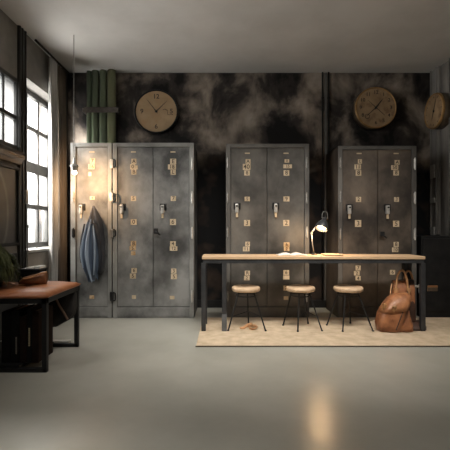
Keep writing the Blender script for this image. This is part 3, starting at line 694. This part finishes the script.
# slumped front pocket
bm = B(); L = []
for py, c, hw, d, y in ((333.5, 389.5, 8.5, .05, 3.90), (331, 389, 11.6, .085, 3.90), (324, 389.2, 13.0, .10, 3.905), (314, 391.8, 13.6, .10, 3.915), (305, 396, 13.0, .09, 3.93), (299, 399, 11.2, .075, 3.945), (296.5, 400, 9, .055, 3.95), (295.2, 400, 5.6, .03, 3.955)):
    z = max(PZ(py, 3.86), RZ + .002)
    L.append(sup(PX(c, y), y, z, hw * y / F, d, 2.9, 48, lambda th: .04 * math.sin(6 * th + py * .05), 0))
loft(bm, L); obj('front_pocket', bm, M['bagl'], t)
# flap over the pocket
bm = B(); L = []
for py, c, hw, d, y in ((311.5, 392.4, 13.6, .106, 3.912), (307, 394.6, 13.5, .104, 3.92), (302, 397, 12.6, .094, 3.93), (298, 399, 10.8, .078, 3.945), (295.2, 400, 7.6, .05, 3.95), (294.2, 400, 4.5, .025, 3.955)):
    z = PZ(py, 3.86); L.append(sup(PX(c, y), y, z, hw * y / F, d, 2.9, 48, None, .12))
loft(bm, L); obj('flap', bm, mat('worn_brown_leather', (.19, .068, .026), .42, 0, (.48, .21, .09), 13, .3, .7, bump=.3, bscale=45), t)
bm = B(); L = []
for py, c, hw, d, y in ((333, 401, 8, .05, 3.89), (331, 402, 10.5, .07, 3.89), (325, 402, 10.5, .07, 3.90), (318, 402, 8, .05, 3.92), (312, 403, 6, .04, 3.94)):
    z = max(PZ(py, 3.86), RZ + .002); L.append(sup(PX(c, y), y, z, hw * y / F, d, 2.6, 32, lambda th: .06 * math.sin(5 * th)))
loft(bm, L); obj('side_gusset', bm, M['bagl'], t)
# seam
bm = B(); tube(bm, smooth_curve([Vector((PX(405.5, 3.86), 3.85, PZ(303, 3.86))), Vector((PX(402, 3.8), 3.815, PZ(316, 3.82))), Vector((PX(396, 3.8), 3.80, PZ(330, 3.82)))], 8), .006, 8); obj('piping', bm, M['bagd'], t)
for px_, py_ in ((384.6, 306.5), (394.5, 308.5)):
    bm = B(); y = 3.80; p = Vector((PX(px_, y), 3.812 if px_ > 388 else 3.83, PZ(py_, y)))
    box(bm, p.x - .009, p.x + .009, p.y - .004, p.y + .02, p.z - .05, p.z + .02, .003, 0)
    tube(bm, [p + Vector((a, -.01, b)) for a, b in ((-.022, -.016), (.022, -.016), (.022, .02), (-.022, .02))], .004, 8, 1, closed=True)
    tube(bm, [p + Vector((0, -.012, -.016)), p + Vector((.006, -.014, .03))], .0035, 8, 1)
    obj('buckle_strap', bm, [M['strap'], M['brass']], t)
def handle(x0, x1, pyb, pyt, y):
    bm = B(); xm = (x0 + x1) / 2
    P = [(x0 - .8, pyb + 5), (x0, pyb), (x0 + .8, (pyb + pyt) / 2), (x0 + (x1 - x0) * .25, pyt + 2), (xm, pyt), (x0 + (x1 - x0) * .75, pyt + 2), (x1 - .8, (pyb + pyt) / 2), (x1, pyb), (x1 + .6, pyb + 5)]
    tube(bm, smooth_curve([bp(a, b, y) for a, b in P], 6), .0115, 10, flat=.8); obj('handle', bm, M['strap'], t)
handle(396.2, 407.6, 287, 270.6, 4.0); handle(403.5, 413.2, 287, 271, 4.13)
for px_ in (395.6, 408.2):
    bm = B(); p = bp(px_, 290, 4.0); tube(bm, [p + Vector((a, -.012, b)) for a, b in ((-.02, -.02), (.02, -.02), (.02, .02), (-.02, .02))], .004, 8, 0, closed=True); box(bm, p.x - .013, p.x + .013, 3.985, 4.03, p.z - .08, p.z + .02, .004, 1); obj('handle_ring', bm, [M['brass'], M['strap']], t)
bm = B(); tube(bm, smooth_curve([bp(392, 284, 4.04), bp(390.5, 292, 4.0), bp(391.5, 300, 3.97)], 6), .010, 8, flat=.6); obj('side_strap', bm, M['strap'], t)
bm = B(); tube(bm, smooth_curve([bp(409, 285, 4.02), bp(407, 295, 3.98), bp(403.5, 302, 3.94), bp(400.5, 306, 3.90)], 6), .012, 8, flat=.6); obj('closing_strap', bm, M['bagd'], t)

# ---------------------------------------------------------------- leather bench
bx1 = -1.285; bx0 = -2.06; by0, by1 = 2.79, 3.45
t = thing('bench', 'tan leather topped bench on a black steel frame by the window', 'bench', ((bx0 + bx1) / 2, 3.13, 0))
zs = .575
bm = B(); n = 26; mm = 18
# cushion: rounded slab with soft sags
g = []
def cz(u, v):
    e = min(u, 1 - u, v, 1 - v); 
    edge = min(1, e / .07); rise = math.sqrt(max(0, 1 - (1 - edge) ** 2))
    return zs - .022 + .024 * rise + .006 * math.sin(9 * u + 2 * v) * rise - .012 * math.exp(-((u - .58) / .03) ** 2)
top = [[bm.verts.new((bx0 + (bx1 - bx0) * i / n, by0 + (by1 - by0) * j / mm, cz(i / n, j / mm))) for j in range(mm + 1)] for i in range(n + 1)]
bot = [[bm.verts.new((bx0 + .01 + (bx1 - bx0 - .02) * i / n, by0 + .01 + (by1 - by0 - .02) * j / mm, zs - .036)) for j in range(mm + 1)] for i in range(n + 1)]
for i in range(n):
    for j in range(mm):
        bm.faces.new((top[i][j], top[i + 1][j], top[i + 1][j + 1], top[i][j + 1])); bm.faces.new((bot[i][j], bot[i][j + 1], bot[i + 1][j + 1], bot[i + 1][j]))
for i in range(n):
    bm.faces.new((top[i][0], bot[i][0], bot[i + 1][0], top[i + 1][0])); bm.faces.new((top[i][mm], top[i + 1][mm], bot[i + 1][mm], bot[i][mm]))
for j in range(mm):
    bm.faces.new((top[0][j], top[0][j + 1], bot[0][j + 1], bot[0][j])); bm.faces.new((top[n][j], bot[n][j], bot[n][j + 1], top[n][j + 1]))
obj('seat_cushion', bm, M['leather'], t, True)
bm = B(); zf = zs - .036
for y in (by0 + .01, by1 - .05): box(bm, bx0, bx1 - .01, y, y + .04, zf - .04, zf, .003)
for x in (bx0, bx1 - .05): box(bm, x, x + .04, by0 + .01, by1 - .01, zf - .04, zf, .003)
obj('seat_frame', bm, M['dark'], t)
for x in (bx0, bx1 - .045):
    for y in (by0 + .01, by1 - .05):
        bm = B(); box(bm, x, x + .035, y, y + .035, 0, zf - .035, .003); obj('leg', bm, M['dark'], t)
bm = B(); box(bm, bx0, bx1 - .015, by0 + .01, by0 + .045, .0, .03, .003); obj('foot_rail', bm, M['dark'], t); bm = B(); box(bm, bx0, bx1 - .015, by1 - .05, by1 - .015, 0, .03, .003)
obj('foot_rail', bm, M['dark'], t)
bm = B(); box(bm, bx0 + .02, bx1 - .22, by0 + .03, by1 - .05, .03, .05, .003); obj('lower_shelf', bm, M['dark'], t)

# ledgers on the lower shelf
YB_ = 2.86
G = 'books on the shelf under the bench'
def ledger(x0, x1, ytop, m, label, strip=None, lean=0):
    X0, X1 = PX(x0, YB_), PX(x1, YB_); zt_ = PZ(ytop, YB_)
    t = thing('book', label, 'book', ((X0 + X1) / 2, YB_ + .12, .051), G)
    bm = B(); b = .004
    box(bm, X0, X0 + b, YB_, YB_ + .24, .051, zt_, .001); box(bm, X1 - b, X1, YB_, YB_ + .24, .051, zt_, .001); box(bm, X0, X1, YB_, YB_ + b, .051, zt_, .0015); obj('cover', bm, m, t)
    bm = B(); box(bm, X0 + b, X1 - b, YB_ + b, YB_ + .235, .055, zt_ - .006); obj('pages', bm, mat('brown_pages', (.12, .09, .06), .9), t)
    if strip:
        a, b_, y0, y1, mm_ = strip
        bm = B(); box(bm, PX(a, YB_), PX(b_, YB_), YB_ - .002, YB_ + .001, PZ(y1, YB_), PZ(y0, YB_)); 
        z = PZ(y1, YB_) + .01
        while z < PZ(y0, YB_) - .01: box(bm, PX(a, YB_) + .001, PX(b_, YB_) - .001, YB_ - .0028, YB_ - .001, z, z + .004, 0, 1); z += .012
        obj('spine_label', bm, [mm_, M['ink']], t)
dimc = mat('dim_label', (.20, .18, .14), .7)
ledger(1.5, 10, 312, M['ledger1'], 'wide black ledger, leftmost under the bench')
ledger(10.6, 19, 310, M['ledger1'], 'black ledger with a short grey spine label', (15.6, 17, 337, 354, dimc))
ledger(19.6, 26.5, 316, M['ledger2'], 'dark brown plain ledger between the two labelled ones')
ledger(27, 31.6, 308, M['ledger1'], 'black ledger with a yellowish spine label', (28.6, 30, 328, 346, M['cream']))
ledger(32.2, 38.5, 311, M['ledger2'], 'dark reddish brown ledger, rightmost under the bench')

# dark cloth bag hung from the far rail
t = thing('cloth_bag', 'dark cloth sling bag hanging under the bench', 'bag', (PX(62, 3.36), 3.36, .2))
bm = B(); L = []; y = 3.36
for py, x0, x1, d in ((288.5, 49, 76, .012), (295, 48, 76.5, .03), (305, 48, 76, .05), (313, 48.5, 75, .05), (318, 49, 72, .045), (323, 50, 63, .035), (326.5, 52, 57, .015)):
    L.append(sup(PX((x0 + x1) / 2, y), y, PZ(py, y), (x1 - x0) / 2 * y / F, d, 2.6, 44, lambda th: .15 * math.sin(7 * th + py * .1)))
loft(bm, L); obj('bag_body', bm, mat('black_canvas', (.014, .013, .013), .9, 0, (.03, .026, .024), 10, bump=.3, bscale=30), t)
bm = B(); tube(bm, smooth_curve([(PX(55, 3.29), 3.30, PZ(297, 3.29)), (PX(58, 3.27), 3.29, PZ(305, 3.29)), (PX(63, 3.27), 3.29, PZ(313, 3.29)), (PX(67, 3.29), 3.305, PZ(320, 3.29))], 8), .010, 8, flat=.5); obj('bag_strap', bm, mat('dull_brown_strap', (.16, .10, .07), .7), t)
# magazine on the floor by the far leg
bm = B(); box(bm, PX(46, 3.5), PX(70.5, 3.5), 3.46, 3.52, .0005, .034, .004)
tag(obj('folded_newspaper', bm, M['paper']), 'pale folded newspaper on the floor behind the bench', 'newspaper')

# items on the bench
zc = zs + .008
t = thing('storage_box', 'small black box on the back of the leather bench', 'box', (PX(28, 3.36), 3.37, zc))
bm = B(); x0, x1 = PX(18.5, 3.3), PX(39.5, 3.3); z1 = PZ(269, 3.3); box(bm, x0, x1, 3.3, 3.44, zc, z1 - .012, .004); obj('body', bm, M['ledger1'], t)
bm = B(); box(bm, x0 - .004, x1 + .004, 3.296, 3.444, z1 - .014, z1 - .002, .003); obj('lid', bm, M['dark'], t)
bm = B(); box(bm, PX(25, 3.3), PX(32.5, 3.3), 3.305, 3.42, z1 - .0015, z1 + .012, .003); tag(obj('notebook', bm, M['paper']), 'pale notebook lying on the middle of the black box', 'notebook', 'notebooks on the black box')
bm = B(); box(bm, PX(33, 3.3), PX(39, 3.3), 3.32, 3.43, z1 - .0015, z1 + .020, .003); tag(obj('notebook', bm, M['paper']), 'pale notebook nearest the curtain on the black box', 'notebook', 'notebooks on the black box')
# folded leather pouch
t = thing('leather_pouch', 'folded brown leather pouch in front of the black box', 'pouch', (PX(34, 3.2), 3.2, zc))
bm = B(); L = []
for px_, pt, w in ((20, 280.5, .02), (24, 277, .05), (30, 275.5, .06), (37, 273.5, .06), (43, 271.5, .05), (46.5, 271.5, .02)):
    x = PX(px_, 3.22); h = max(PZ(pt, 3.22) - zc, .01)
    L.append([(x, 3.22 + w * math.cos(a), zc + h * .5 + h * .5 * math.sin(a)) for a in [2 * PI * k / 16 for k in range(16)]])
loft(bm, L); obj('pouch_body', bm, mat('dark_tan_leather', (.13, .055, .025), .45, 0, (.24, .105, .045), 12, bump=.3, bscale=40), t)
bm = B(); tube(bm, smooth_curve([(PX(23, 3.16), 3.163, PZ(278.5, 3.2)), (PX(31, 3.16), 3.157, PZ(277, 3.2)), (PX(39, 3.16), 3.157, PZ(273.5, 3.2)), (PX(46, 3.16), 3.17, PZ(271.5, 3.2))], 6), .006, 8); obj('fold_edge', bm, M['strap'], t)
# trailing plant
xp, yp = -1.86, 3.10
t = thing('potted_plant', 'trailing moss-green plant drooping at the left end of the bench', 'plant', (xp, yp, zc))
bm = B(); lathe(bm, [(0, 0), (.06, 0), (.085, .10), (.09, .13), (.08, .13), (.075, .115), (0, .11)], 32, 0, Matrix.Translation((xp, yp, zc))); obj('pot', bm, M['pot'], t)
bm = B()
for k in range(1300):
    a = random.uniform(0, 2 * PI); rr = random.uniform(.03, .19); h = random.uniform(.18, .33) * (1 - .3 * rr / .2)
    dx, dy = math.cos(a), math.sin(a)
    p0 = Vector((xp + dx * .03, yp + dy * .03, zc + .11)); 
    zend = zc + random.uniform(.012, .16)
    pts = [p0, p0 + Vector((dx * rr * .4, dy * rr * .4, h - .10)), p0 + Vector((dx * rr * .8, dy * rr * .8, h - .13)), Vector((p0.x + dx * rr, p0.y + dy * rr, zend))]
    if pts[-1].x < XL + .02 or pts[-1].x > -1.665: continue
    cc = smooth_curve(pts, 4); s = Vector((-dy, dx, 0)); w = random.uniform(.003, .006); prev = None
    for i, p in enumerate(cc):
        ww = w * math.sin(PI * (.12 + .85 * i / (len(cc) - 1))) + .0006
        q = (bm.verts.new(p + s * ww), bm.verts.new(p - s * ww))
        if prev: bm.faces.new((prev[0], prev[1], q[1], q[0]))
        prev = q
    for i in range(3, len(cc) - 1, 2):
        p = cc[i]; d2 = Vector((random.uniform(-1, 1), random.uniform(-1, 1), random.uniform(-.8, .3))).normalized() * .022; s2 = d2.cross(Vector((0, 0, 1))).normalized() * .005
        bm.faces.new([bm.verts.new(v) for v in (p, p + d2 * .5 + s2, p + d2, p + d2 * .5 - s2)])
obj('foliage', bm, M['leaf'], t)

# ---------------------------------------------------------------- light
wd = bpy.data.worlds.new('overcast'); bpy.context.scene.world = wd; wd.use_nodes = True
bg = wd.node_tree.nodes['Background']; bg.inputs[0].default_value = (.95, .98, 1, 1); bg.inputs[1].default_value = 1.6
def area(name, loc, sy, sz, power, col, rot):
    l = bpy.data.lights.new(name, 'AREA'); l.shape = 'RECTANGLE'; l.size = sy; l.size_y = sz; l.energy = power; l.color = col
    o = bpy.data.objects.new(name, l); C.objects.link(o); o.location = loc; o.rotation_euler = rot; return o
# daylight arriving at each window opening
DAY = (1, .965, .91)
area('daylight_added_window', (-2.5, 2.05, 2.15), 1.3, 1.3, 70, DAY, (0, -PI / 2, 0.3))  # daylight for the added window out of view
area('daylight_tall_window', (-2.5, 4.5, 1.75), 1.0, 1.9, 170, DAY, (0, -PI / 2, 0))
area('daylight_grey_window', (-3.0, 3.3, 3.2), .9, .9, 1000, DAY, (0, -math.radians(58), 0))
o = area('overhead_fill', (.6, 2.4, 3.0), 2.8, .3, 27, (1, .95, .88), (math.radians(31), 0, 0)); o.data.spread = math.radians(75)  # unseen area light without fixture, added to brighten rug and stool tops
def point(name, loc, power, r, col):
    l = bpy.data.lights.new(name, 'POINT'); l.energy = power; l.shadow_soft_size = r; l.color = col
    o = bpy.data.objects.new(name, l); C.objects.link(o); o.location = loc; return o
l = bpy.data.lights.new('pendant_glow', 'SPOT'); l.energy = 38; l.shadow_soft_size = .03; l.color = (1, .62, .33); l.spot_size = math.radians(135); l.spot_blend = .8
o = bpy.data.objects.new('pendant_glow', l); C.objects.link(o); o.location = (xb - .01, YH + .03, zb - .03); o.rotation_euler = Vector((.10, .9, -.16)).to_track_quat('-Z', 'Y').to_euler()
point('lamp_glow', lamp_pos, 10, .03, (1, .66, .36))

cam = bpy.data.cameras.new('camera'); co = bpy.data.objects.new('camera', cam); C.objects.link(co)
co.location = (0, 0, HZ); co.rotation_euler = (PI / 2, 0, 0)
cam.sensor_width = 36; cam.lens = F / 450 * 36; cam.shift_y = 3 / 450
sc = bpy.context.scene; sc.camera = co
sc.view_settings.view_transform = 'Standard'; sc.view_settings.look = 'None'; sc.view_settings.gamma = 1; sc.view_settings.use_curve_mapping = False
sc.view_settings.exposure = 0
